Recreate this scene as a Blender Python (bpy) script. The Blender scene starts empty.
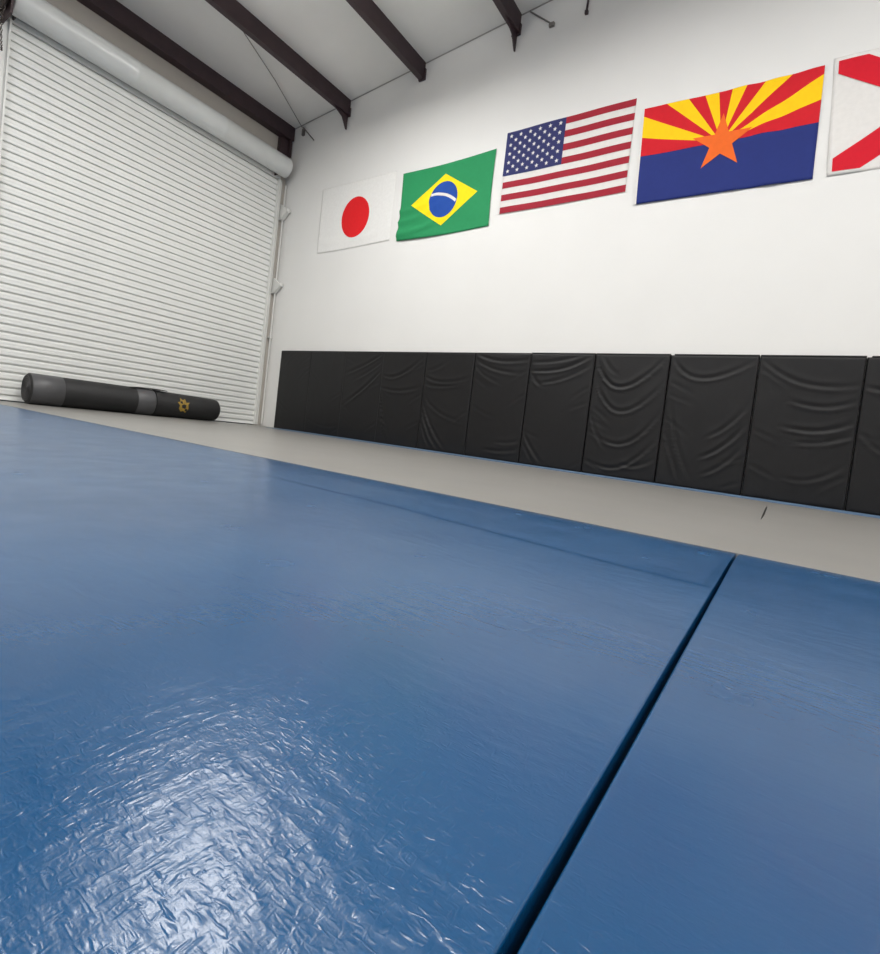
import bpy, bmesh, math, random
import numpy as np
from mathutils import Matrix, Vector

random.seed(7)
S = bpy.context.scene
COL = S.collection
PI = math.pi

# ------------------------------------------------------------------ camera
CAM = Vector((7.4058, -4.7971, 0.2079))
yaw, pit, rol = -0.5422, -0.0375, 0.1211
FPX, PPX, PPY = 477.93, 52.47, -18.59
fw = Vector((math.sin(yaw)*math.cos(pit), math.cos(yaw)*math.cos(pit), math.sin(pit)))
r0 = Vector((math.cos(yaw), -math.sin(yaw), 0)); u0 = r0.cross(fw)
rr = math.cos(rol)*r0 + math.sin(rol)*u0
uu = -math.sin(rol)*r0 + math.cos(rol)*u0
cd = bpy.data.cameras.new('camera'); cam = bpy.data.objects.new('camera', cd); COL.objects.link(cam)
M = Matrix((rr, uu, -fw)).transposed().to_4x4(); M.translation = CAM
cam.matrix_world = M
cd.sensor_fit = 'HORIZONTAL'; cd.sensor_width = 36.0; cd.lens = FPX*36/880
cd.shift_x = -PPX/880; cd.shift_y = PPY/880
cd.clip_start = 0.01; cd.clip_end = 100
S.camera = cam

# ------------------------------------------------------------------ world, exposure
w = bpy.data.worlds.new('world'); S.world = w; w.use_nodes = True
w.node_tree.nodes['Background'].inputs[0].default_value = (0.75, 0.85, 1.0, 1)
w.node_tree.nodes['Background'].inputs[1].default_value = 0.05
vs = S.view_settings
vs.view_transform = 'Standard'; vs.look = 'None'; vs.gamma = 1.0; vs.use_curve_mapping = False
vs.exposure = -1.12

# high-bay lamps hung under the purlins: (x, y, z, watts)
LAMPS = [(3.1, -2.2, 4.64, 160), (5.9, -2.8, 4.9, 150), (8.9, -2.8, 5.15, 150), (11.9, -2.8, 5.4, 150),
         (2.9, -6.2, 4.62, 230), (5.3, -6.6, 4.9, 150), (8.5, -6.6, 5.15, 150), (11.7, -6.6, 5.4, 150)]
LAMP_COL = (1.0, 0.985, 0.96)
for i, (x, y, z, p) in enumerate(LAMPS):
    ld = bpy.data.lights.new('high_bay_light', 'AREA'); ld.shape = 'RECTANGLE'; ld.size = 1.15; ld.size_y = 0.36
    ld.energy = p; ld.color = LAMP_COL
    lo = bpy.data.objects.new('high_bay_light', ld); COL.objects.link(lo); lo.location = (x, y, z-0.085)
    ud = bpy.data.lights.new('ceiling_fill', 'AREA'); ud.shape = 'RECTANGLE'; ud.size = 1.1; ud.size_y = 0.12  # added fill light above each lamp, aimed up to brighten the ceiling
    ud.energy = p*0.34; ud.color = LAMP_COL
    uo = bpy.data.objects.new('ceiling_fill', ud); COL.objects.link(uo); uo.location = (x, y, z+0.065); uo.rotation_euler = (PI, 0, 0)

# ------------------------------------------------------------------ materials
def new_mat(name):
    m = bpy.data.materials.new(name); m.use_nodes = True
    nt = m.node_tree; b = nt.nodes['Principled BSDF']
    return m, nt, b
def lin(c):
    return tuple((v/12.92 if v <= 0.04045 else ((v+0.055)/1.055)**2.4) for v in [q/255 for q in c])
def simple(name, rgb, rough=0.5, metal=0.0, spec=0.5, var=0.06, vscale=6.0, bump=0.0, bscale=60.0, bdist=0.002, coat=0.0):
    m, nt, b = new_mat(name)
    c = lin(rgb)
    tc = nt.nodes.new('ShaderNodeTexCoord')
    n = nt.nodes.new('ShaderNodeTexNoise'); n.inputs['Scale'].default_value = vscale; n.inputs['Detail'].default_value = 5
    nt.links.new(tc.outputs['Object'], n.inputs['Vector'])
    rp = nt.nodes.new('ShaderNodeValToRGB')
    rp.color_ramp.elements[0].position = 0.3; rp.color_ramp.elements[1].position = 0.7
    rp.color_ramp.elements[0].color = tuple(v*(1-var) for v in c)+(1,)
    rp.color_ramp.elements[1].color = tuple(min(1, v*(1+var)) for v in c)+(1,)
    nt.links.new(n.outputs['Fac'], rp.inputs['Fac']); nt.links.new(rp.outputs['Color'], b.inputs['Base Color'])
    b.inputs['Roughness'].default_value = rough; b.inputs['Metallic'].default_value = metal
    b.inputs['Specular IOR Level'].default_value = spec
    b.inputs['Coat Weight'].default_value = coat
    if bump:
        n2 = nt.nodes.new('ShaderNodeTexNoise'); n2.inputs['Scale'].default_value = bscale; n2.inputs['Detail'].default_value = 6
        nt.links.new(tc.outputs['Object'], n2.inputs['Vector'])
        bp = nt.nodes.new('ShaderNodeBump'); bp.inputs['Strength'].default_value = bump; bp.inputs['Distance'].default_value = bdist
        nt.links.new(n2.outputs['Fac'], bp.inputs['Height']); nt.links.new(bp.outputs['Normal'], b.inputs['Normal'])
    return m

M_WALL = simple('white_wall_paint', (230, 229, 226), 0.6, var=0.015, vscale=1.3, bump=0.15, bscale=45)
M_CEIL = simple('roof_liner', (236, 234, 230), 0.55, var=0.03, vscale=2.0, bump=0.2, bscale=8, bdist=0.01)
M_WALLD = simple('door_wall_liner', (196, 190, 182), 0.6, var=0.04, vscale=2.0)
M_STEEL = simple('red_oxide_steel', (58, 42, 46), 0.5, var=0.15, vscale=9)
M_SLAT = simple('white_slat_steel', (234, 235, 232), 0.45, var=0.02, vscale=3)
M_HOOD = simple('hood_sheet_steel', (214, 216, 214), 0.33, var=0.03, vscale=4, coat=0.2)
M_GUIDE = simple('guide_steel', (222, 222, 218), 0.4, var=0.03)
M_CONC = simple('concrete', (120, 118, 114), 0.8, var=0.1, bump=0.3)
M_GREY = simple('grey_mat_vinyl', (133, 131, 127), 0.36, var=0.04, vscale=3.0, bump=0.12, bscale=160, bdist=0.001)
M_PAD = simple('black_pad_vinyl', (13, 12, 14), 0.48, spec=0.38, var=0.12, vscale=14, bump=0.25, bscale=260, bdist=0.0006)
M_RAIL = simple('pad_rail', (26, 26, 27), 0.5)
M_ROLL = simple('black_roll_rubber', (30, 30, 31), 0.6, var=0.12, bump=0.3, bscale=120)
M_ROLLG = simple('dark_grey_wrap', (74, 74, 76), 0.42, var=0.1)
M_GOLD = simple('gold_print', (150, 122, 46), 0.55, var=0.25, vscale=60)
M_CHAIN = simple('dark_chain_steel', (62, 54, 50), 0.5, metal=0.3, var=0.2)
M_TRIM = simple('joint_trim', (158, 155, 151), 0.6)
M_CAB = simple('cable_steel', (120, 115, 112), 0.5, metal=0.2)
M_TAPE = simple('blue_edge_strip', (92, 118, 148), 0.5, var=0.06)
M_LAMPB = simple('lamp_housing', (225, 225, 225), 0.4)
M_DIFF, _nt, _b = new_mat('lamp_diffuser')
_b.inputs['Emission Color'].default_value = LAMP_COL+(1,); _b.inputs['Emission Strength'].default_value = 12
_b.inputs['Base Color'].default_value = (0.9, 0.9, 0.9, 1)

def cloth(name, rgb, rough=0.75):
    return simple(name, rgb, rough, var=0.03, vscale=25, bump=0.15, bscale=500, bdist=0.0005, spec=0.25)
F_WHITE = cloth('flag_white', (226, 223, 219)); F_USR = cloth('flag_crimson', (158, 36, 52)); F_USB = cloth('flag_navy', (48, 52, 100))
F_GRN = cloth('flag_green', (40, 140, 88)); F_YEL = cloth('flag_yellow', (250, 222, 20)); F_BLU = cloth('flag_blue', (30, 74, 158))
F_AZR = cloth('flag_red', (204, 24, 38)); F_AZB = cloth('flag_royal_navy', (34, 48, 116)); F_AZY = cloth('flag_gold', (252, 204, 12))
F_WALLW = cloth('flag_plain_white', (233, 232, 229)); F_COP = cloth('flag_copper', (236, 106, 36)); F_JPR = cloth('flag_sun_red', (222, 30, 36)); F_ALR = cloth('flag_saltire_red', (206, 18, 40))

def blue_vinyl():
    m, nt, b = new_mat('blue_mat_vinyl')
    L = nt.links.new; N = nt.nodes.new
    tc = N('ShaderNodeTexCoord')
    n = N('ShaderNodeTexNoise'); n.inputs['Scale'].default_value = 2.2; n.inputs['Detail'].default_value = 2; n.inputs['Roughness'].default_value = 0.5
    L(tc.outputs['Object'], n.inputs['Vector'])
    rp = N('ShaderNodeValToRGB'); e = rp.color_ramp.elements
    e[0].position = 0.1; e[1].position = 0.9
    e[0].color = lin((5, 60, 102))+(1,); e[1].color = lin((12, 74, 118))+(1,)
    L(n.outputs['Fac'], rp.inputs['Fac']); L(rp.outputs['Color'], b.inputs['Base Color'])
    # scuffs change the gloss
    n3 = N('ShaderNodeTexNoise'); n3.inputs['Scale'].default_value = 9; n3.inputs['Detail'].default_value = 3
    L(tc.outputs['Object'], n3.inputs['Vector'])
    mr = N('ShaderNodeMapRange'); mr.inputs['From Min'].default_value = 0.15; mr.inputs['From Max'].default_value = 0.85
    mr.inputs['To Min'].default_value = 0.21; mr.inputs['To Max'].default_value = 0.29
    L(n3.outputs['Fac'], mr.inputs['Value']); L(mr.outputs['Result'], b.inputs['Roughness'])
    # leather grain: two stretched noises
    def grain(sc, rot, det):
        mp = N('ShaderNodeMapping'); mp.inputs['Scale'].default_value = sc; mp.inputs['Rotation'].default_value = (0, 0, rot)
        L(tc.outputs['Object'], mp.inputs['Vector'])
        k = N('ShaderNodeTexNoise'); k.inputs['Scale'].default_value = 1.0; k.inputs['Detail'].default_value = det; k.inputs['Distortion'].default_value = 0.6
        L(mp.outputs['Vector'], k.inputs['Vector']); return k
    g1 = grain((120, 300, 1), 0.35, 4); g2 = grain((16, 55, 1), 0.12, 4)
    b1 = N('ShaderNodeBump'); b1.inputs['Strength'].default_value = 0.25; b1.inputs['Distance'].default_value = 0.00035
    b2 = N('ShaderNodeBump'); b2.inputs['Strength'].default_value = 0.25; b2.inputs['Distance'].default_value = 0.0016
    L(g1.outputs['Fac'], b1.inputs['Height']); L(g2.outputs['Fac'], b2.inputs['Height'])
    L(b2.outputs['Normal'], b1.inputs['Normal'])
    # a worn patch of the near mat is crumpled into fine sharp wrinkles
    def crumple(sc, rot, dist):
        mp = N('ShaderNodeMapping'); mp.inputs['Scale'].default_value = sc; mp.inputs['Rotation'].default_value = (0, 0, rot)
        L(tc.outputs['Object'], mp.inputs['Vector'])
        k = N('ShaderNodeTexNoise'); k.noise_type = 'RIDGED_MULTIFRACTAL'; k.inputs['Scale'].default_value = 1.0
        k.inputs['Detail'].default_value = 3; k.inputs['Distortion'].default_value = dist
        L(mp.outputs['Vector'], k.inputs['Vector']); return k
    r1 = crumple((300, 105, 1), 0.25, 0.7); r2 = crumple((105, 330, 1), -0.15, 0.7)
    mx = N('ShaderNodeMath'); mx.operation = 'MAXIMUM'; L(r1.outputs['Fac'], mx.inputs[0]); L(r2.outputs['Fac'], mx.inputs[1])
    vd = N('ShaderNodeVectorMath'); vd.operation = 'DISTANCE'; vd.inputs[1].default_value = (7.21, -4.68, 0)
    L(tc.outputs['Object'], vd.inputs[0])
    mk = N('ShaderNodeMapRange'); mk.interpolation_type = 'SMOOTHSTEP'; mk.inputs['From Min'].default_value = 0.07; mk.inputs['From Max'].default_value = 0.32
    mk.inputs['To Min'].default_value = 1.0; mk.inputs['To Max'].default_value = 0.04
    L(vd.outputs['Value'], mk.inputs['Value'])
    hm = N('ShaderNodeMath'); hm.operation = 'MULTIPLY'; L(mx.outputs['Value'], hm.inputs[0]); L(mk.outputs['Result'], hm.inputs[1])
    b3 = N('ShaderNodeBump'); b3.inputs['Strength'].default_value = 0.6; b3.inputs['Distance'].default_value = 0.0005
    L(hm.outputs['Value'], b3.inputs['Height']); L(b1.outputs['Normal'], b3.inputs['Normal'])
    L(b3.outputs['Normal'], b.inputs['Normal'])
    b.inputs['Specular IOR Level'].default_value = 0.66
    return m
M_BLUE = blue_vinyl()

# ------------------------------------------------------------------ helpers
def mesh_obj(name, verts, faces, mat, parent=None, smooth=False, kind=None):
    me = bpy.data.meshes.new(name); me.from_pydata([tuple(v) for v in verts], [], faces); me.update()
    me.materials.append(mat)
    if smooth: me.polygons.foreach_set('use_smooth', [True]*len(me.polygons))
    o = bpy.data.objects.new(name, me); COL.objects.link(o)
    if parent: o.parent = parent
    if kind: o['kind'] = kind
    return o
def bm_obj(name, bm, mat, parent=None, smooth=False):
    bmesh.ops.recalc_face_normals(bm, faces=bm.faces)
    me = bpy.data.meshes.new(name); bm.to_mesh(me); bm.free(); me.materials.append(mat)
    if smooth:
        me.polygons.foreach_set('use_smooth', [True]*len(me.polygons))
        me.set_sharp_from_angle(angle=math.radians(40))
    o = bpy.data.objects.new(name, me); COL.objects.link(o)
    if parent: o.parent = parent
    return o
def tag(o, label=None, cat=None, group=None, kind=None):
    if label: o['label'] = label
    if cat: o['category'] = cat
    if group: o['group'] = group
    if kind: o['kind'] = kind
    return o
def thing(name, loc, label, cat, group=None):
    e = bpy.data.objects.new(name, None); COL.objects.link(e); e.location = loc; e.empty_display_size = 0.1
    return tag(e, label, cat, group)
def add_box(bm, a, b):
    x0, y0, z0 = a; x1, y1, z1 = b
    v = [bm.verts.new(p) for p in ((x0,y0,z0),(x1,y0,z0),(x1,y1,z0),(x0,y1,z0),(x0,y0,z1),(x1,y0,z1),(x1,y1,z1),(x0,y1,z1))]
    for f in ((0,3,2,1),(4,5,6,7),(0,1,5,4),(1,2,6,5),(2,3,7,6),(3,0,4,7)): bm.faces.new([v[i] for i in f])
def box(name, a, b, mat, parent=None, bevel=0.0):
    bm = bmesh.new(); add_box(bm, a, b)
    if bevel: bmesh.ops.bevel(bm, geom=bm.edges[:], offset=bevel, segments=2, affect='EDGES', profile=0.5)
    return bm_obj(name, bm, mat, parent, smooth=bool(bevel))
def add_prism(bm, prof, axis, a, b):
    """prof: 2-D outline; axis 'y' -> (x,z), 'x' -> (y,z); extruded from a to b"""
    def P(p, t): return (p[0], t, p[1]) if axis == 'y' else (t, p[0], p[1])
    A = [bm.verts.new(P(p, a)) for p in prof]; B = [bm.verts.new(P(p, b)) for p in prof]
    n = len(prof)
    for i in range(n): bm.faces.new((A[i], A[(i+1) % n], B[(i+1) % n], B[i]))
    bm.faces.new(A); bm.faces.new(B[::-1])
def prism(name, prof, axis, a, b, mat, parent=None, smooth=False):
    bm = bmesh.new(); add_prism(bm, prof, axis, a, b); return bm_obj(name, bm, mat, parent, smooth)
def add_tube(bm, pts, r, seg=10, closed=False):
    pts = [Vector(p) for p in pts]; n = len(pts); rings = []
    for i, p in enumerate(pts):
        if closed: t = pts[(i+1) % n]-pts[i-1]
        else: t = pts[min(i+1, n-1)]-pts[max(i-1, 0)]
        t.normalize()
        a = t.orthogonal() if abs(t.z) > 0.95 else t.cross(Vector((0, 0, 1)))
        a.normalize(); b = t.cross(a)
        rings.append([bm.verts.new(p+r*(math.cos(2*PI*k/seg)*a+math.sin(2*PI*k/seg)*b)) for k in range(seg)])
    m = n if closed else n-1
    for i in range(m):
        A, B = rings[i], rings[(i+1) % n]
        for k in range(seg): bm.faces.new((A[k], A[(k+1) % seg], B[(k+1) % seg], B[k]))
    if not closed: bm.faces.new(rings[0][::-1]); bm.faces.new(rings[-1])
def tube(name, pts, r, mat, parent=None, seg=10):
    bm = bmesh.new(); add_tube(bm, pts, r, seg); return bm_obj(name, bm, mat, parent, True)

# value noise in numpy
_rng = np.random.RandomState(11); _T = _rng.rand(256, 256)
def vnoise(x, y, seed=0):
    x = np.asarray(x, float)+seed*17.31; y = np.asarray(y, float)+seed*9.77
    xi = np.floor(x).astype(int); yi = np.floor(y).astype(int); fx = x-xi; fy = y-yi
    fx = fx*fx*fx*(fx*(fx*6-15)+10); fy = fy*fy*fy*(fy*(fy*6-15)+10)
    t = lambda a, b: _T[a % 256, b % 256]
    return (t(xi, yi)*(1-fx)+t(xi+1, yi)*fx)*(1-fy)+(t(xi, yi+1)*(1-fx)+t(xi+1, yi+1)*fx)*fy*1.0
def fbm(x, y, o=3, seed=0):
    s = 0; a = 0.5
    for k in range(o):
        s = s+a*(vnoise(x, y, seed+k)-0.5); x = x*2.03; y = y*2.03; a *= 0.5
    return s
def ridge(x, y, seed=0): return 1-np.abs(2*vnoise(x, y, seed)-1)

# ------------------------------------------------------------------ structure
RX, RY = 14.0, -9.5                      # room extent
SL, C0 = 0.09, 4.80                      # roof slope and eave height
def zc(x): return C0+SL*x
tag(box('floor', (-0.3, RY-0.1, -0.25), (RX+0.1, 0.1, -0.05), M_CONC), kind='structure')
tag(prism('wall_far', [(-0.3, -0.05), (RX+0.1, -0.05), (RX+0.1, zc(RX+0.1)+0.1), (-0.3, zc(-0.3)+0.1)], 'y', 0.0, 0.12, M_WALL), kind='structure')
tag(prism('wall_rear', [(-0.3, -0.05), (RX+0.1, -0.05), (RX+0.1, zc(RX+0.1)+0.1), (-0.3, zc(-0.3)+0.1)], 'y', RY-0.12, RY, M_WALL), kind='structure')
tag(box('wall_right', (RX, RY, -0.05), (RX+0.1, 0, zc(RX)+0.05), M_WALL), kind='structure')
DY0, DY1, DZ = -3.27, -0.145, 4.12       # roll-up door opening
bm = bmesh.new()
add_box(bm, (-0.2, RY, -0.05), (-0.04, DY0, 4.85)); add_box(bm, (-0.2, DY1, -0.05), (-0.04, 0, 4.85)); add_box(bm, (-0.2, DY0, DZ), (-0.04, DY1, 4.85))
tag(bm_obj('wall_left', bm, M_WALLD), kind='structure')
bm = bmesh.new()
add_prism(bm, [(-0.3, zc(-0.3)), (RX+0.1, zc(RX+0.1)), (RX+0.1, zc(RX+0.1)+0.1), (-0.3, zc(-0.3)+0.1)], 'y', RY-0.1, 0.1)
tag(bm_obj('ceiling', bm, M_CEIL), kind='structure')

bm = bmesh.new()
add_prism(bm, [(-0.03, -0.012), (RX, SL*RX-0.012+SL*0.03), (RX, SL*RX+0.003), (-0.03, 0.0)], 'y', -0.008, -0.001)
o = tag(bm_obj('trim_1', bm, M_TRIM), kind='structure'); o.location = (0, 0, C0-0.002)
# ---- roof purlins (Z sections) and the eave strut
def zsec(x, d=0.215, f=0.075, t=0.012):
    # top flange points to -x, bottom flange to +x side is hidden; web on +x side
    zt = zc(x)-0.004; zb = zt-d
    return [(x, zt), (x, zb), (x-f, zb-0.004), (x-f, zb+t), (x-t, zb+t+0.002), (x-t, zt-t), (x-0.002-t, zt-0.001)]
PURL = [1.37, 2.77, 4.19, 5.62, 7.07, 8.48, 9.89, 11.3, 12.7]
ordn = ['first', 'second', 'third', 'fourth', 'fifth', 'sixth', 'seventh', 'eighth', 'ninth', 'tenth', 'eleventh', 'twelfth', 'thirteenth', 'fourteenth']
for i, x in enumerate(PURL):
    t = thing('roof_purlin', (x, 0, zc(x)), 'dark brown steel roof purlin, %s from the eave beam over the roll-up door' % ordn[i], 'beam', 'steel purlins under the roof')
    o = prism('web', zsec(x), 'y', RY, -0.012, M_STEEL, t); o.location = (-x, 0, -zc(x))
    zb = zc(x)-0.22
    if i in (0, 2):                      # tapered clip that drops down the wall
        dz = 0.20 if i == 0 else 0.20
        bm = bmesh.new()
        add_prism(bm, [(-0.36, zb+0.03), (-0.012, zb+0.06), (-0.012, zb-dz), (-0.03, zb-dz), (-0.11, zb-0.07)], 'x', x-0.045, x-0.030)
        add_box(bm, (x-0.10, -0.03, zb-0.02), (x+0.015, -0.004, zb+0.1))
        o = bm_obj('end_clip', bm, M_STEEL, t)
    else:
        o = box('end_clip', (x-0.085, -0.03, zb-0.01), (x+0.02, -0.004, zb+0.13), M_STEEL, t)
    o.location = (-x, 0, -zc(x))
t = thing('eave_beam', (0.1, 0, 4.8), 'dark brown steel eave beam above the roll-up door hood', 'beam')
o = prism('web', [(0.10, zc(0.10)-0.004), (0.10, 4.60), (-0.03, 4.59), (-0.03, 4.604), (0.085, 4.614), (0.085, zc(0.085)-0.014), (-0.035, zc(-0.035)-0.014), (-0.035, zc(-0.035)-0.004)], 'y', RY, -0.012, M_STEEL, t)
o.location = (-0.1, 0, -4.8)
bm = bmesh.new(); add_box(bm, (-0.035, -0.20, 4.28), (0.04, -0.02, 4.62)); add_box(bm, (0.04, -0.06, 4.34), (0.075, -0.02, 4.62))
o = bm_obj('end_clip', bm, M_STEEL, t); o.location = (-0.1, 0, -4.8)

# ---- brace rods and hanging tips by the far wall
tag(tube('brace_rod', [(1.103, -1.496, 4.849), (0.761, -0.824, 4.818), (0.285, -0.02, 4.772)], 0.006, M_CAB, seg=6), 'thin steel brace rod under the roof liner near the corner', 'rod')
t = thing('rod_anchor', (0.30, 0, 4.77), 'small steel rod anchor on the wall beside the corner', 'bracket')
for o in (tube('strut', [(0.30, -0.014, 4.775), (0.60, -0.014, 4.51)], 0.009, M_CAB, t, 6), box('plate', (0.30, -0.03, 4.64), (0.35, -0.002, 4.74), M_CAB, t)):
    o.location = (-0.30, 0, -4.77)
t = thing('rod_anchor', (4.29, 0, 5.15), 'small steel rod anchor on the wall beside the third purlin', 'bracket')
for o in (tube('strut', [(4.30, -0.014, 5.165), (4.61, -0.014, 4.92)], 0.008, M_CAB, t, 6), box('plate', (4.58, -0.03, 4.89), (4.64, -0.002, 4.93), M_CAB, t)):
    o.location = (-4.29, 0, -5.15)
t = thing('rod_anchor', (5.02, 0, 5.0), 'dark steel rod tip hanging on the wall between the third and fourth purlins', 'bracket')
for o in (tube('strut', [(5.03, -0.016, 5.22), (5.02, -0.016, 4.91)], 0.012, M_STEEL, t, 6), box('plate', (5.005, -0.03, 4.885), (5.04, -0.002, 4.92), M_STEEL, t)):
    o.location = (-5.02, 0, -5.0)

# ---- roll-up door: slats, guides, bottom bar, hood
door = bpy.data.objects.new('door_1', None); COL.objects.link(door); door['kind'] = 'structure'; door.location = (0, 0, 0)
door['label'] = 'white steel roll-up door with horizontal slats and a round hood'
PITCH = 0.0863
# slat profile in (x, z): a pocket at the joint, two shallow crowns with a faint rib line between
SP = [(-0.036, 0.000), (-0.028, 0.001), (-0.0275, 0.0135), (-0.002, 0.0165), (0.0, 0.019), (0.0006, 0.032), (0.0, 0.0465), (-0.003, 0.0482), (0.0, 0.0500), (0.0006, 0.065), (0.0, 0.079), (-0.002, 0.0815), (-0.027, 0.0835), (-0.028, 0.0862), (-0.036, 0.0862)]
bm = bmesh.new(); add_prism(bm, SP, 'y', DY0-0.03, DY1+0.03)
s0 = bm_obj('slat', bm, M_SLAT, door, True)
for i in range(1, 48):
    s = s0.copy(); COL.objects.link(s); s.parent = door; s.location.z = 0.045+PITCH*i
s0.location.z = 0.045
prism('bottom_bar', [(-0.03, 0.0), (0.012, 0.0), (0.012, 0.012), (-0.004, 0.014), (-0.004, 0.046), (-0.03, 0.046)], 'y', DY0-0.03, DY1+0.03, M_SLAT, door)
for y0, y1, sgn in ((DY0-0.085, DY0+0.012, -1), (DY1-0.012, DY1+0.055, 1)):
    bm = bmesh.new()
    add_box(bm, (-0.04, y0, 0), (-0.033, y1, 3.98)); 
    if sgn > 0: add_box(bm, (-0.033, y0, 0), (0.045, y0+0.016, 3.95)); add_box(bm, (-0.033, y1-0.012, 0), (0.02, y1, 3.95)); add_box(bm, (0.0, y0+0.016, 0), (0.012, y1-0.012, 3.95))
    else: add_box(bm, (-0.033, y1-0.016, 0), (0.045, y1, 3.95)); add_box(bm, (-0.033, y0, 0), (0.02, y0+0.012, 3.95)); add_box(bm, (0.0, y0+0.012, 0), (0.012, y1-0.016, 3.95))
    g = bm_obj('guide', bm, M_GUIDE, door)
# hood: a rolled sheet cylinder with a flat back lip
HX, HZ, HR = 0.165, 4.098, 0.150
def ring(y, r, n=40):
    return [(HX+r*math.cos(2*PI*k/n), y, HZ+r*math.sin(2*PI*k/n)) for k in range(n)]
HY0, HY1 = -3.30, -0.125
secs = [(HY0, 0.02), (HY0, HR-0.008), (HY0+0.008, HR), (HY0+1.06, HR), (HY0+1.065, HR+0.002), (HY0+1.085, HR+0.002), (HY0+1.09, HR), (HY0+2.12, HR), (HY0+2.125, HR+0.002), (HY0+2.145, HR+0.002), (HY0+2.15, HR), (HY1-0.008, HR), (HY1, HR-0.008), (HY1, 0.02)]
V = []; F = []
for y, r in secs: V += ring(y, r)
for i in range(len(secs)-1):
    for k in range(40): F.append((i*40+k, i*40+(k+1) % 40, (i+1)*40+(k+1) % 40, (i+1)*40+k))
F.append(tuple(range(40))[::-1]); F.append(tuple(range((len(secs)-1)*40, len(secs)*40)))
bm = bmesh.new(); vv = [bm.verts.new(p) for p in V]
for f in F: bm.faces.new([vv[i] for i in f])
hood = bm_obj('hood', bm, M_HOOD, door, True)
for y0 in (HY0+0.05, HY1-0.10):
    box('hood_bracket', (-0.04, y0, HZ-0.13), (0.10, y0+0.012, HZ+0.13), M_STEEL, hood)
box('hood_lip', (-0.04, HY0+0.02, HZ+HR-0.03), (HX, HY1-0.02, HZ+HR-0.004), M_HOOD, hood)

# ---- chain hoist at the near end of the hood
t = thing('chain_hoist', (0.2, -3.34, 3.6), 'dark chain hoist bracket with looped hand chain at the end of the door hood', 'hoist')
def shift(o, l): o.location = (-l[0], -l[1], -l[2]); return o
HL = (0.2, -3.34, 3.6)
bm = bmesh.new(); add_box(bm, (0.03, -3.335, 3.86), (0.33, -3.318, 4.24)); shift(bm_obj('mounting_plate', bm, M_STEEL, t), HL)
bm = bmesh.new()
for k in range(20):
    a0, a1 = 2*PI*k/20, 2*PI*(k+1)/20
prof = [(0.2+0.13*math.cos(2*PI*k/28)*(1 if k % 2 else 0.93), 4.06+0.13*math.sin(2*PI*k/28)*(1 if k % 2 else 0.93)) for k in range(28)]
add_prism(bm, prof, 'y', -3.375, -3.35); shift(bm_obj('chain_wheel', bm, M_CHAIN, t), HL)
path = []
for q in range(40):
    u = q/39
    x = 0.07+0.26*u; z = 4.06-0.52*math.sin(PI*u)**0.6+0.02*math.sin(9*u)
    path.append(Vector((x, -3.362+0.02*math.sin(5*u), z)))
first = None
L_ = 0.0
for q in range(0, 39):
    a, b = path[q], path[q+1]; c = (a+b)/2; d = (b-a).normalized(); ln = max((b-a).length*0.72, 0.016)
    if first is None:
        bm = bmesh.new(); pts = []
        for k in range(12):
            an = 2*PI*k/12; pts.append((0.5*math.cos(an)*1.0, 0, 0.32*math.sin(an)))
        add_tube(bm, pts, 0.10, 6, closed=True); first = bm_obj('chain_link', bm, M_CHAIN, t, True); o = first
    else:
        o = first.copy(); COL.objects.link(o); o.parent = t
    R = d.to_track_quat('X', 'Z' if q % 2 else 'Y').to_matrix().to_4x4()
    o.matrix_local = Matrix.Translation(c-Vector(HL)) @ R @ Matrix.Diagonal((ln*1.25, ln*1.25, ln*1.25, 1))

# ---- girt brackets in the corner beside the door guide, and the conduit
for k, z in enumerate((3.46, 2.28)):
    t = thing('wall_bracket', (0, -0.05, z), 'pale steel wedge bracket in the corner beside the door guide, %s' % ('just under the hood' if k == 0 else 'lower one'), 'bracket', 'brackets beside the door guide')
    prism('gusset', [(-0.04, 0.13), (0.02, 0.12), (0.19, 0.02), (0.19, -0.015), (0.06, -0.12), (-0.04, -0.13)], 'y', -0.022, 0.03, M_GUIDE, t)
    box('tip_plate', (0.165, -0.03, -0.02), (0.205, 0.035, 0.03), M_GUIDE, t, 0.004)
t = thing('conduit', (0.06, -0.03, 1.4), 'thin white conduit running down the corner beside the door guide', 'pipe')
o = tube('pipe', [(0.03, -0.028, 0.02-1.4+0.0), (0.03, -0.028, 3.9-1.4)], 0.012, M_GUIDE, t, 8); o.location = (-0.06+0.0, 0.03-0.0, 0)
o = box('clamp', (-0.02, -0.05, 1.43-1.4), (0.055, -0.004, 1.46-1.4), M_GUIDE, t); o.location = (-0.06, 0.03, 0)

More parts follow.
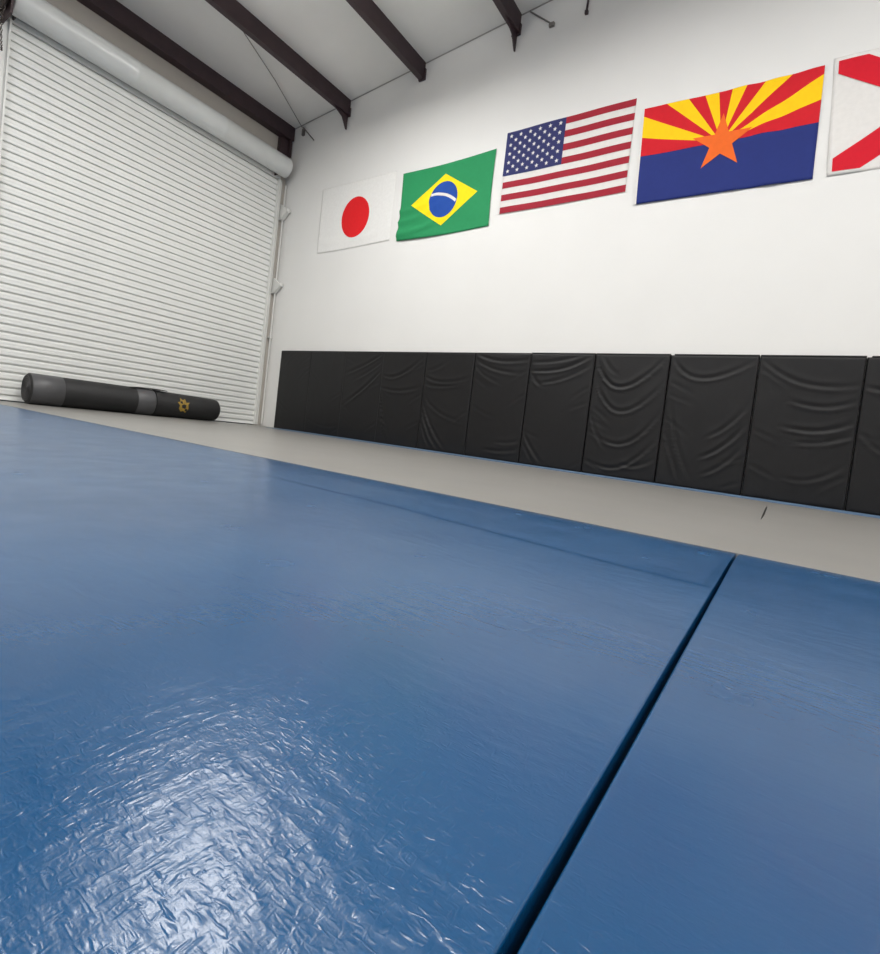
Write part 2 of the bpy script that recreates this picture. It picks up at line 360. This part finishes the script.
# ------------------------------------------------------------------ floor mats
BY = -3.357; SX = 7.336
def graded(a, b, centre, fine, grow, cap):
    out = [centre]
    s = fine; v = centre
    while v < b: v += s; s = min(s*grow if v > centre+0.30 else s, cap); out.append(min(v, b))
    s = fine; v = centre
    while v > a: v -= s; s = min(s*grow if v < centre-0.22 else s, cap); out.append(max(v, a))
    return np.unique(np.round(out, 5))
def edge_lines(a, r, d):                 # extra lines so that an edge can round over
    r = r[0] if isinstance(r, tuple) else r
    return [a+d*r*t for t in (0, 0.08, 0.2, 0.38, 0.6, 0.85, 1.15)]
def mat_slab(name, x0, x1, y0, y1, rads, hfun, cx, cy, fine, thick=0.05):
    xs = np.unique(np.concatenate([graded(x0, x1, cx, fine, 1.10, 0.10), edge_lines(x0, rads[0], 1), edge_lines(x1, rads[1], -1)]))
    ys = np.unique(np.concatenate([graded(y0, y1, cy, fine, 1.10, 0.10), edge_lines(y0, rads[2], 1), edge_lines(y1, rads[3], -1), np.arange(-3.93, -3.76, 0.006)]))
    X, Y = np.meshgrid(xs, ys, indexing='ij')
    def fall(d, r):
        r, dr = r if isinstance(r, tuple) else (r, r)
        q = np.clip(1-d/r, 0, 1); return dr*q*q if dr < r*0.5 else dr*(1-np.sqrt(np.clip(1-q*q, 0, 1)))
    Z = hfun(X, Y)*np.clip(np.minimum.reduce([X-x0, x1-X, Y-y0, y1-Y])/0.02, 0, 1)
    Z = Z-np.minimum(thick-0.004, fall(X-x0, rads[0])+fall(x1-X, rads[1])+fall(Y-y0, rads[2])+fall(y1-Y, rads[3]))
    nx, ny = X.shape
    V = np.stack([X, Y, Z], -1).reshape(-1, 3).tolist()
    F = [(i*ny+j, (i+1)*ny+j, (i+1)*ny+j+1, i*ny+j+1) for i in range(nx-1) for j in range(ny-1)]
    loop = [i*ny for i in range(nx)]+[(nx-1)*ny+j for j in range(1, ny)]+[i*ny+ny-1 for i in range(nx-2, -1, -1)]+[j for j in range(ny-2, 0, -1)]
    base = len(V)
    for i in loop: V.append((V[i][0], V[i][1], -thick))
    n = len(loop)
    for k in range(n): F.append((loop[k], base+k, base+(k+1) % n, loop[(k+1) % n]))
    F.append(tuple(base+k for k in range(n))[::-1])
    return V, F
def h_left(X, Y):
    h = 0.0026*fbm(X*3.5, Y*5, 2, 1)+0.0005*fbm(X*22+Y*6, Y*30, 2, 5)*np.clip(1-np.hypot(X-7.2, Y+4.6)/0.5, 0, 1)
    near = np.clip(1-np.hypot((X-7.2)/0.34, (Y+4.66)/0.30), 0, 1)**0.8
    wob = 0.03*fbm(X*9, Y*9, 2, 3)
    # two families of shallow creases: one runs along the room, one across it
    a = ridge((X+wob)*75, (Y)*17, 8)**4+0.5*ridge((X+wob)*150, (Y)*50, 12)**3; b = ridge(X*15, (Y+wob)*80, 9)**4+0.5*ridge(X*45, (Y+wob)*150, 13)**3
    c = ridge((X+Y+wob)*60, (X-Y)*35, 10)**3
    mixa = np.clip(0.5+(7.17-X)*9+(Y+4.66)*(-4), 0, 1)
    h = h+near*(0.00032*a*mixa+0.00032*b*(1-mixa)+0.0002*c)
    # old fold that runs parallel to the far edge
    yf = -3.815-0.06*np.clip((X-6.5)/0.7, 0, 1)
    h = h-0.0045*np.clip((X-5.9)/0.4, 0, 1)/(1+np.exp((yf-Y)/0.006))*np.clip((-3.44-Y)/0.2, 0, 1)
    return h
def h_right(X, Y):
    return 0.0022*fbm(X*3.5, Y*5, 2, 21)+0.0005*fbm(X*20+Y*6, Y*28, 2, 25)*np.clip(1-np.hypot(X-7.5, Y+4.5)/0.5, 0, 1)
V, F = mat_slab('blue_mat', 0.75, SX-0.005, -8.0, BY-0.009, (0.03, 0.0025, 0.03, (0.24, 0.0135)), h_left, 7.15, -4.62, 0.0024)
tag(mesh_obj('floor_mat', V, F, M_BLUE, None, True), 'glossy blue vinyl floor mat with creases, reaching towards the roll-up door', 'mat')
V, F = mat_slab('blue_mat', SX+0.0012, 13.2, -8.0, BY, (0.003, 0.03, 0.03, (0.26, 0.0135)), h_right, 7.5, -4.5, 0.006)
tag(mesh_obj('floor_mat', V, F, M_BLUE, None, True), 'blue vinyl floor mat on the far side of the dark seam from the roll-up door', 'mat')
GX = 7.352; GZ = -0.013
def grey(name, pts, label):
    bm = bmesh.new(); A = [bm.verts.new((x, y, GZ)) for x, y in pts]; B = [bm.verts.new((x, y, -0.05)) for x, y in pts]
    n = len(pts); bm.faces.new(A); bm.faces.new(B[::-1])
    for i in range(n): bm.faces.new((A[i], B[i], B[(i+1) % n], A[(i+1) % n]))
    tag(bm_obj(name, bm, M_GREY), label, 'mat')
grey('floor_mat', [(0.02, -8), (0.745, -8), (0.745, BY), (GX, BY), (GX, -2.2), (GX-0.004, -1.9), (GX-0.004, -1.2), (GX, -1.0), (GX, -0.004), (0.02, -0.004)], 'light grey floor mat under the black mat roll by the roll-up door')
grey('floor_mat', [(GX+0.0001, BY), (13.2, BY), (13.2, -0.004), (GX+0.0001, -0.004), (GX+0.0001, -1.0), (GX+0.005, -1.2), (GX+0.005, -1.9), (GX+0.0001, -2.2)], 'light grey floor mat under the wall pads past the short dark joint')
tag(box('floor_strip', (0.75, -0.42, GZ+0.0003), (13.0, -0.060, GZ+0.0035), M_TAPE, None, 0.0012), 'thin blue strip on the floor along the foot of the black wall pads', 'strip')

# ------------------------------------------------------------------ wall pads
PW, PX, PH, PT = 0.748, 0.396, 1.222, 0.05
def bez(p, t):
    if len(p) == 2: return (p[0][0]*(1-t)+p[1][0]*t, p[0][1]*(1-t)+p[1][1]*t)
    a = (1-t)**2; b = 2*t*(1-t); c = t*t
    return (a*p[0][0]+b*p[1][0]+c*p[2][0], a*p[0][1]+b*p[1][1]+c*p[2][1])
FOLDS = {
 0: [(((0.5, .95), (.3, .9), (.15, .8)), .5)],
 1: [(((.3, .12), (.6, .05), (1, .12)), .4)],
 2: [(((1, .97), (.6, .82), (.0, .72)), 1.0), (((1, .78), (.6, .55), (.1, .38)), 1.0), (((1, .88), (.7, .75), (.3, .66)), .6)],
 3: [(((0, .74), (.35, .62), (1, .95)), 1.0), (((0, .60), (.4, .52), (.95, .62)), .8), (((0, .55), (.12, .25), (.3, .06)), .9), (((.05, .40), (.15, .2), (.2, .05)), .6)],
 4: [(((0, .74), (.4, .62), (1, .75)), .9), (((0, .66), (.35, .60), (.9, .70)), .7), (((0, .58), (.2, .35), (.9, .30)), .7), (((0, .50), (.2, .2), (.62, .0)), 1.2), (((0, .40), (.15, .15), (.45, .0)), 1.2), (((0, .30), (.1, .12), (.28, .0)), 1.0), (((0, .8), (.2, .78), (.5, .9)), .4)],
 5: [(((0, .985), (.4, .86), (1, .93)), 1.1), (((0, .93), (.3, .80), (.85, .80)), .9), (((0, .86), (.2, .75), (.5, .70)), .6), (((.55, .15), (.8, .14), (1, .19)), .7), (((.35, .07), (.7, .05), (1, .11)), .8), (((0, .5), (.2, .4), (.5, .38)), .3)],
 6: [(((0, .83), (.6, .80), (1, .99)), 1.1), (((0, .90), (.5, .90), (.9, .99)), .7), (((.2, .72), (.6, .74), (1, .90)), .7), (((0, .82), (.1, .75), (.2, .68)), .5), (((0, .28), (.15, .12), (.38, .0)), .9), (((0, .18), (.1, .1), (.22, .0)), .6)],
 7: [(((0, .97), (.3, .45), (1, .99)), 1.4), (((0.02, .80), (.35, .25), (1, .78)), 1.0), (((.1, .97), (.2, .85), (.33, .82)), .6), (((.25, .28), (.65, .16), (1, .55)), 1.0), (((.2, .07), (.6, -.02), (1, .34)), 1.0), (((.5, .1), (.75, .05), (1, .18)), .7), (((0, .5), (.1, .3), (.3, .2)), .5)],
 8: [(((0.02, .96), (.3, .66), (1, .96)), .9), (((.5, .22), (.8, .30), (1, .52)), 1.0), (((.55, .10), (.8, .16), (1, .36)), .8), (((.55, .38), (.8, .44), (1, .66)), .7), (((.0, .75), (.12, .3), (.4, .06)), .6), (((0, .45), (.12, .2), (.28, .02)), .6)],
 9: [(((.02, .96), (.4, .72), (1, .80)), .8), (((.35, .68), (.7, .60), (1, .70)), .8), (((.3, .50), (.7, .44), (1, .56)), 1.0), (((.45, .40), (.7, .38), (1, .48)), .6), (((.4, .15), (.7, .1), (1, .3)), .5)],
 10: [(((0, .8), (.4, .7), (1, .9)), .7), (((0, .5), (.3, .3), (.8, .25)), .6)],
}
LOOK = {0: 'smooth front, standing at the corner by the door', 3: 'drooping folds', 4: 'sharp diagonal creases at its foot', 5: 'folds sagging along its top',
        6: 'folds fanning from its upper corner', 7: 'deep drapes hung between its top corners', 8: 'creases along one side', 9: 'soft folds across its middle'}
NU, NV = 56, 92
for i in range(13):
    x0 = PX+i*PW; g = 0.0025 if i > 3 else 0.0008
    lab = 'black vinyl wall pad, %s in the row counted from the roll-up door' % ordn[i]
    if i in LOOK: lab += ', ' + ('with ' if i else '') + LOOK[i]
    if i == 0: lab = 'black vinyl wall pad with smooth front, end of the row beside the roll-up door'
    words = lab.split()
    t = thing('wall_pad', (x0, 0, 0), ' '.join(words[:16]), 'wall pad', 'black vinyl pads along the wall')
    us = np.concatenate([[0, .004, .012, .024], np.linspace(.04, .96, NU), [.976, .988, .996, 1]])
    vsn = np.concatenate([[0, .003, .009, .018], np.linspace(.03, .97, NV), [.982, .991, .997, 1]])
    U, W = np.meshgrid(us, vsn, indexing='ij')
    A = U*PW; B = W*PH
    D = 0.006*fbm(A*3+i*5, B*2.2, 3, 40+i)
    rnd = random.Random(i)
    folds = list(FOLDS.get(i, FOLDS[10]))
    for k in range(5):                   # small random puckers at the seams
        yy = rnd.uniform(.05, .95); s = rnd.choice((0, 1)); folds.append((((s, yy), (abs(s-.12), yy-.03), (abs(s-.3), yy-rnd.uniform(.05, .14))), .3))
    for pts, amp in folds:
        best = np.full(A.shape, 9.0); bt = np.zeros(A.shape); sg = np.zeros(A.shape)
        for q in range(41):
            tt = q/40; p = bez(pts, tt); px, pz = p[0]*PW, p[1]*PH
            d = np.hypot(A-px, B-pz); m = d < best
            best = np.where(m, d, best); bt = np.where(m, tt, bt); sg = np.where(m, np.sign(B-pz), sg)
        sd = best*np.where(sg == 0, 1, sg)
        env = np.clip(np.minimum((bt+0.03)/.2, (1.08-bt)/.35), 0, 1)
        wdt = 0.011+0.010*bt
        D += amp*0.0062*env*(np.exp(-((sd+0.004)/wdt)**2)-0.8*np.exp(-((sd-0.022)/(wdt*1.2))**2)+0.45*np.exp(-((sd-0.055)/(wdt*1.5))**2))
    edge = np.minimum(np.minimum(A, PW-A)/0.03, np.minimum(B, PH-B)/0.035); edge = np.clip(edge, 0, 1)
    rd = 0.016 if i > 3 else 0.005; de = np.minimum(np.minimum(A, PW-A), np.minimum(B, PH-B)); qq = np.clip(1-de/rd, 0, 1)
    Yv = -(PT + D*(0.15+0.85*edge) - rd*(1-np.sqrt(1-qq*qq)))
    Xv = g+U*(PW-2*g)
    nx, ny = A.shape
    V = np.stack([Xv, Yv, GZ+W*(PH-GZ)], -1).reshape(-1, 3).tolist()
    F = [(a*ny+b, (a+1)*ny+b, (a+1)*ny+b+1, a*ny+b+1) for a in range(nx-1) for b in range(ny-1)]
    loop = [a*ny for a in range(nx)]+[(nx-1)*ny+b for b in range(1, ny)]+[a*ny+ny-1 for a in range(nx-2, -1, -1)]+[b for b in range(ny-2, 0, -1)]
    base = len(V)
    for q in loop: V.append((V[q][0], -0.003, V[q][2]))
    n = len(loop)
    for k in range(n): F.append((loop[k], base+k, base+(k+1) % n, loop[(k+1) % n]))
    F.append(tuple(base+k for k in range(n))[::-1])
    mesh_obj('cover', V, F, M_PAD, t, True)
    # mounting rail lying along the top edge, with small gaps at some joints
    ra = 0.004 if i not in (8, 10) else 0.03
    box('rail', (ra, -0.046, PH), (PW-0.004, -0.004, PH+(0.010 if i >= 6 else 0.004)), M_RAIL, t, 0.002)
    # stitched hem along the top
    box('hem', (0.02, -0.0515, PH-0.022), (PW-0.02, -0.044, PH-0.016), M_RAIL, t)

# ------------------------------------------------------------------ flags
def clip_poly(poly, a, b, c):            # keep a*x+b*y<=c
    out = []
    for i in range(len(poly)):
        p, q = poly[i], poly[(i+1) % len(poly)]
        dp, dq = a*p[0]+b*p[1]-c, a*q[0]+b*q[1]-c
        if dp <= 0: out.append(p)
        if dp*dq < 0:
            t = dp/(dp-dq); out.append((p[0]+t*(q[0]-p[0]), p[1]+t*(q[1]-p[1])))
    return out
class Flag:
    def __init__(s, name, label, corners, rip, edge, gx=56, gy=34, off0=0.0035):
        s.off0 = off0
        s.c = corners; s.rip = rip; s.edge = edge; s.gx, s.gy = gx, gy
        x = (corners[0][0]+corners[3][0])/2; z = corners[3][1]
        s.o = (x, 0, z); s.t = thing(name, s.o, label, 'flag', 'flags hung in a row on the wall')
    def map(s, u, v, off):
        (ax, az), (bx, bz), (cx, cz), (dx, dz) = s.c
        du, dv = s.edge(u, v)
        uu_, vv_ = u+du, v+dv
        x = (ax*(1-uu_)+bx*uu_)*vv_+(dx*(1-uu_)+cx*uu_)*(1-vv_); z = (az*(1-uu_)+bz*uu_)*vv_+(dz*(1-uu_)+cz*uu_)*(1-vv_)
        return (x-s.o[0], -(s.off0+s.rip(u, v))-off, z-s.o[2])
    def shape(s, name, polys, mat, layer, parent=None, cut=True):
        bm = bmesh.new()
        for poly in polys:
            if len(poly) < 3: continue
            try: bm.faces.new([bm.verts.new((p[0], p[1], 0)) for p in poly])
            except ValueError: pass
        if cut:
            us = [v.co.x for v in bm.verts]; vs_ = [v.co.y for v in bm.verts]
            for k in range(1, s.gx):
                if min(us) < k/s.gx < max(us): bmesh.ops.bisect_plane(bm, geom=bm.verts[:]+bm.edges[:]+bm.faces[:], plane_co=(k/s.gx, 0, 0), plane_no=(1, 0, 0))
            for k in range(1, s.gy):
                if min(vs_) < k/s.gy < max(vs_): bmesh.ops.bisect_plane(bm, geom=bm.verts[:]+bm.edges[:]+bm.faces[:], plane_co=(0, k/s.gy, 0), plane_no=(0, 1, 0))
        bmesh.ops.recalc_face_normals(bm, faces=bm.faces)
        for v in bm.verts: v.co = s.map(v.co.x, v.co.y, 0.0018*layer)
        for f in bm.faces:
            f.smooth = True
            f.normal_update()
            if f.normal.y > 0: f.normal_flip()
        # give the cloth a little thickness towards the wall
        me = bpy.data.meshes.new(name); bm.to_mesh(me); bm.free(); me.materials.append(mat)
        o = bpy.data.objects.new(name, me); COL.objects.link(o); o.parent = parent or s.t
        if layer == 0:
            md = o.modifiers.new('thickness', 'SOLIDIFY'); md.thickness = 0.0008; md.offset = -1
        return o
    def rect(s, name, u0, v0, u1, v1, mat, layer, parent=None):
        return s.shape(name, [[(u0, v0), (u1, v0), (u1, v1), (u0, v1)]], mat, layer, parent)
def star(cx, cy, rx, ry, inner=0.382, rot=0):
    return [(cx+(1 if k % 2 == 0 else inner)*rx*math.sin(PI*k/5+rot), cy+(1 if k % 2 == 0 else inner)*ry*math.cos(PI*k/5+rot)) for k in range(10)]
flat = lambda u, v: (0.0, 0.0)

# Japan
f = Flag('wall_flag', 'white flag with a red disc, hung nearest the roll-up door', [(0.93, 3.70), (2.45, 3.70), (2.46, 2.76), (0.95, 2.72)],
         lambda u, v: 0.0016+0.0012*math.sin(9*u+4*v)*(1-v)+0.007*math.exp(-((v-0.12-0.25*(u-.5)**2)/.05)**2)*abs(math.sin(6*u+1)), lambda u, v: (0, -0.01*math.sin(PI*u)*(1-v)), off0=0.0015)
f.rect('field', 0, 0, 1, 1, F_WALLW, 0)
jc = ((1.718-0.94)/1.515, (3.188-2.75)/0.95)
f.shape('disc', [[(jc[0]+0.188*math.cos(2*PI*k/48), jc[1]+0.302*math.sin(2*PI*k/48)) for k in range(48)]], F_JPR, 1)
# Brazil
def rip_br(u, v):
    h = 0.006
    for cx, cy, r, a in ((0.05, 1.05, .62, .010), (0.0, 1.05, .78, .012), (-.05, 1.0, .93, .012), (.1, 1.1, .98, .010)):
        d = math.hypot((u-cx)*1.1, v-cy)-r
        h += 1.9*a*math.exp(-(d/0.035)**2)*max(0, 1-u*1.5)
    h += 0.004*math.sin(11*v+5*u)*(1-v)+0.008*math.exp(-((v-.03)/.05)**2)*(0.5+0.5*math.sin(7*u))
    return h
f = Flag('wall_flag', 'green flag with a yellow diamond and blue globe, loose at its lower corner', [(2.587, 3.635), (4.058, 3.663), (4.075, 2.751), (2.598, 2.728)], rip_br,
         lambda u, v: (0.008*math.sin(PI*v)*(1-2*u), (-0.022*math.sin(PI*u)*v)+0.018*math.sin(PI*u)*(1-v)*-1.0))
f.rect('field', 0, 0, 1, 1, F_GRN, 0)
f.shape('diamond', [[(0.13, .5), (.5, .14), (.86, .5), (.5, .86)]], F_YEL, 1)
gl = f.shape('globe', [[(.5+.155*math.cos(2*PI*k/40), .5+.250*math.sin(2*PI*k/40)) for k in range(40)]], F_BLU, 2)
Mu = 1/20.*1.0; arc_o = []; arc_i = []
for k in range(121):
    a = math.radians(125-90*k/120)
    def pt(r): return (0.40+r*math.cos(a)/22.6, 0.0+r*math.sin(a)/14)
    arc_o.append(pt(8.55)); arc_i.append(pt(8.0))
ins = lambda p: ((p[0]-.5)/.155)**2+((p[1]-.5)/.25)**2 < 0.985
pol = [[arc_o[k], arc_o[k+1], arc_i[k+1], arc_i[k]] for k in range(120) if all(ins(p) for p in (arc_o[k], arc_o[k+1], arc_i[k+1], arc_i[k]))]
f.shape('band', pol, F_WHITE, 3, gl, cut=False)
# United States
f = Flag('wall_flag', 'stars and stripes flag with a navy star field', [(4.188, 3.814), (5.701, 3.826), (5.707, 2.888), (4.194, 2.871)],
         lambda u, v: 0.003+0.0025*math.sin(14*u+3*v)+0.002*math.sin(6*v+5*u), lambda u, v: (0.0, -0.008*math.sin(PI*u)*(1-v)))
f.rect('field', 0, 0, 1, 1, F_WHITE, 0)
for k in range(0, 13, 2):
    v1 = 1-k/13; v0 = 1-(k+1)/13
    f.rect('stripe', 0.495 if k < 7 else 0.0, v0, 1, v1, F_USR, 1)
can = f.rect('canton', 0, 6/13, 0.495, 1, F_USB, 1)
for r in range(9):
    n = 6 if r % 2 == 0 else 5
    for c in range(n):
        uc = 0.495*((2*c+1+(r % 2))/12); vc = 1-(7/13)*((r+1)/10)
        f.shape('star', [star(uc, vc, 0.0165, 0.0275, 0.45)], F_WHITE, 2, can, cut=False)
f.rect('header', -0.004, 0.0, 0.010, 0.462, F_WHITE, 2)
# Arizona
def rip_az(u, v): return 0.007+0.006*math.sin(34*u+2*math.sin(3*v))*math.exp(-((u-.72)/.25)**2)+0.003*math.sin(17*u+v*4)+0.003*math.sin(9*v+3*u)
f = Flag('wall_flag', 'flag with red and yellow rays over navy and a copper star', [(5.784, 3.692), (7.300, 3.676), (7.327, 2.729), (5.823, 2.739)], rip_az, lambda u, v: (0.0, -0.012*math.sin(PI*u)*v))
f.rect('field', 0, 0, 1, 1, F_AZB, 0)
for k in range(13):
    a0, a1 = PI*k/13, PI*(k+1)/13
    far = 4.0; asp = 1.62
    tri = [(.5, .5), (.5+far*math.cos(a0)/asp, .5+far*math.sin(a0)), (.5+far*math.cos(a1)/asp, .5+far*math.sin(a1))]
    for h in ((1, 0, 1), (-1, 0, 0), (0, 1, 1), (0, -1, -.5)): tri = clip_poly(tri, *h)
    f.shape('ray', [tri], F_AZR if k % 2 == 0 else F_AZY, 1)
f.shape('star', [star(.5, .495, .285/1.62, .285)], F_COP, 2)
f.rect('header', -0.006, 0.0, 0.010, 1.0, F_WHITE, 2)
# white flag with the red saltire
f = Flag('wall_flag', 'white flag with a red diagonal cross, beside the copper star flag', [(7.360, 3.715), (8.88, 3.70), (8.92, 2.73), (7.425, 2.735)],
         lambda u, v: 0.004+0.003*math.sin(20*u+6*v)+0.003*math.sin(8*v-6*u), flat)
f.rect('field', 0, 0, 1, 1, F_WHITE, 0)
for sgn in (1, -1):
    hw = 0.118
    band = [(0, 0), (1, 0), (1, 1), (0, 1)]
    if sgn > 0: hs = ((1, -1, hw), (-1, 1, hw))
    else: hs = ((1, 1, 1+hw), (-1, -1, -1+hw))
    for h in hs+((1, 0, .978), (-1, 0, -.022), (0, 1, .965), (0, -1, -.03)): band = clip_poly(band, *h)
    f.shape('saltire_arm', [band], F_ALR, 1 if sgn > 0 else 2)

# ------------------------------------------------------------------ rolled mat by the door
RL = (0.24, -1.95, GZ)                   # all parts below are in the roll's own frame: axis along y at height RR
RR = 0.173
t = thing('mat_roll', RL, 'long black rolled-up mat with grey wraps lying along the foot of the roll-up door', 'mat roll')
def lathe_y(name, prof, mat, parent, n=36, wob=0.0, seed=1, cz=RR):
    bm = bmesh.new(); rings = []
    for y, r in prof:
        rings.append([])
        for k in range(n):
            a = 2*PI*k/n; q = r+wob*math.sin(3*a+y*7+seed)
            rings[-1].append(bm.verts.new((q*math.cos(a), y-RL[1], max(0.0005, cz+q*math.sin(a)))))
    for A, B in zip(rings, rings[1:]):
        for k in range(n): bm.faces.new((A[k], A[(k+1) % n], B[(k+1) % n], B[k]))
    bm.faces.new(rings[0][::-1]); bm.faces.new(rings[-1])
    return bm_obj(name, bm, mat, parent, True)
body = lathe_y('roll', [(-2.965, 0.150), (-2.955, 0.165), (-2.935, 0.169), (-2.5, 0.170), (-1.80, 0.169)], M_ROLL, t, wob=0.001)
bm = bmesh.new(); pts = []
for k in range(100):                     # spiral of the mat's edge on the open end
    a = k*0.36; r = 0.02+0.135*k/100
    pts.append((r*math.cos(a), -2.967-RL[1], RR+r*math.sin(a)))
add_tube(bm, pts, 0.0026, 5); bm_obj('spiral_edge', bm, M_ROLLG, body, True)
lathe_y('wrap', [(-2.95, 0.1695), (-2.945, 0.1722), (-2.68, 0.1722), (-2.675, 0.1690)], M_ROLLG, t)
lathe_y('wrap', [(-1.955, 0.1690), (-1.95, 0.1722), (-1.76, 0.1722), (-1.755, 0.167)], M_ROLLG, t)
lathe_y('strap', [(-1.745, 0.158), (-1.745, 0.173), (-1.690, 0.173), (-1.690, 0.158)], M_ROLL, t, wob=0.0)
cov = lathe_y('bag', [(-1.79, 0.160), (-1.74, 0.164), (-1.66, 0.169), (-1.45, 0.164), (-1.15, 0.160), (-0.96, 0.155), (-0.92, 0.147), (-0.90, 0.12)], M_ROLL, t, wob=0.0025, cz=0.167)
bm = bmesh.new(); add_box(bm, (0.03, -1.74-RL[1], 2*RR-0.012), (0.10, -1.69-RL[1], 2*RR+0.004))
bmesh.ops.bevel(bm, geom=bm.edges[:], offset=0.004, segments=2, affect='EDGES'); bm_obj('buckle', bm, M_ROLLG, t, True)
z0 = 2*RR
prism('flap', [(y-RL[1], z) for y, z in ((-2.02, z0-0.006), (-1.90, z0+0.008), (-1.72, z0+0.012), (-1.60, z0+0.004), (-1.60, z0-0.004), (-1.74, z0+0.002), (-1.90, z0-0.002), (-2.02, z0-0.010))], 'x', -0.05, 0.08, M_ROLL, t)
def wrap_pt(s_, tq, lift):               # s_ along the roll, tq up its curved side (arc length)
    r = 0.1655+lift; a = 0.02+tq/0.165
    return (r*math.cos(a), s_-RL[1], 0.167+r*math.sin(a))
def crest(name, outline, lift, mat):     # gold crest printed on the bag
    bm = bmesh.new(); bm.faces.new([bm.verts.new((p[0], p[1], 0)) for p in outline])
    for k in range(-10, 20):
        bmesh.ops.bisect_plane(bm, geom=bm.verts[:]+bm.edges[:]+bm.faces[:], plane_co=(0, k*0.012, 0), plane_no=(0, 1, 0))
    for v in bm.verts: v.co = wrap_pt(v.co.x, v.co.y, lift)
    return bm_obj(name, bm, mat, cov)
cs = -1.42
crest('crest', [(cs-.06, -.03), (cs-.03, -.075), (cs, -.06), (cs+.03, -.085), (cs+.06, -.03), (cs+.055, .03), (cs+.075, .06), (cs+.03, .055), (cs+.02, .11), (cs-.01, .085), (cs-.04, .12), (cs-.045, .06), (cs-.08, .05), (cs-.05, .01)], 0.004, M_GOLD)
for q, (du, dv, sc_) in enumerate(((0.0, 0.0, 1.0), (-0.03, 0.05, 0.6), (0.03, -0.045, 0.6))):
    crest('crest_mark', [(cs+du+sc_*u_, dv+sc_*v_) for u_, v_ in ((-.02, -.02), (.02, -.03), (.03, .02), (0, .03), (-.025, .015))], 0.0055, M_ROLL)

# ------------------------------------------------------------------ lamps
for i, (x, y, z, p) in enumerate(LAMPS):
    t = thing('high_bay_lamp', (x, y, z), 'white linear high-bay lamp, %s from the roll-up door in the row %s' % (ordn[i % 4], 'nearer the flags' if i < 4 else 'farther from the flags'), 'lamp', 'high-bay lamps under the roof')
    prism('housing', [(-0.21, -0.06), (0.21, -0.06), (0.17, 0.02), (0.06, 0.05), (-0.06, 0.05), (-0.17, 0.02)], 'x', -0.62, 0.62, M_LAMPB, t)
    box('diffuser', (-0.58, -0.18, -0.075), (0.58, 0.18, -0.06), M_DIFF, t)
    for s in (-0.45, 0.45):
        tube('hanger', [(s, 0, 0.04), (s, 0, zc(x+s)-z-0.002)], 0.004, M_CAB, t, 6)
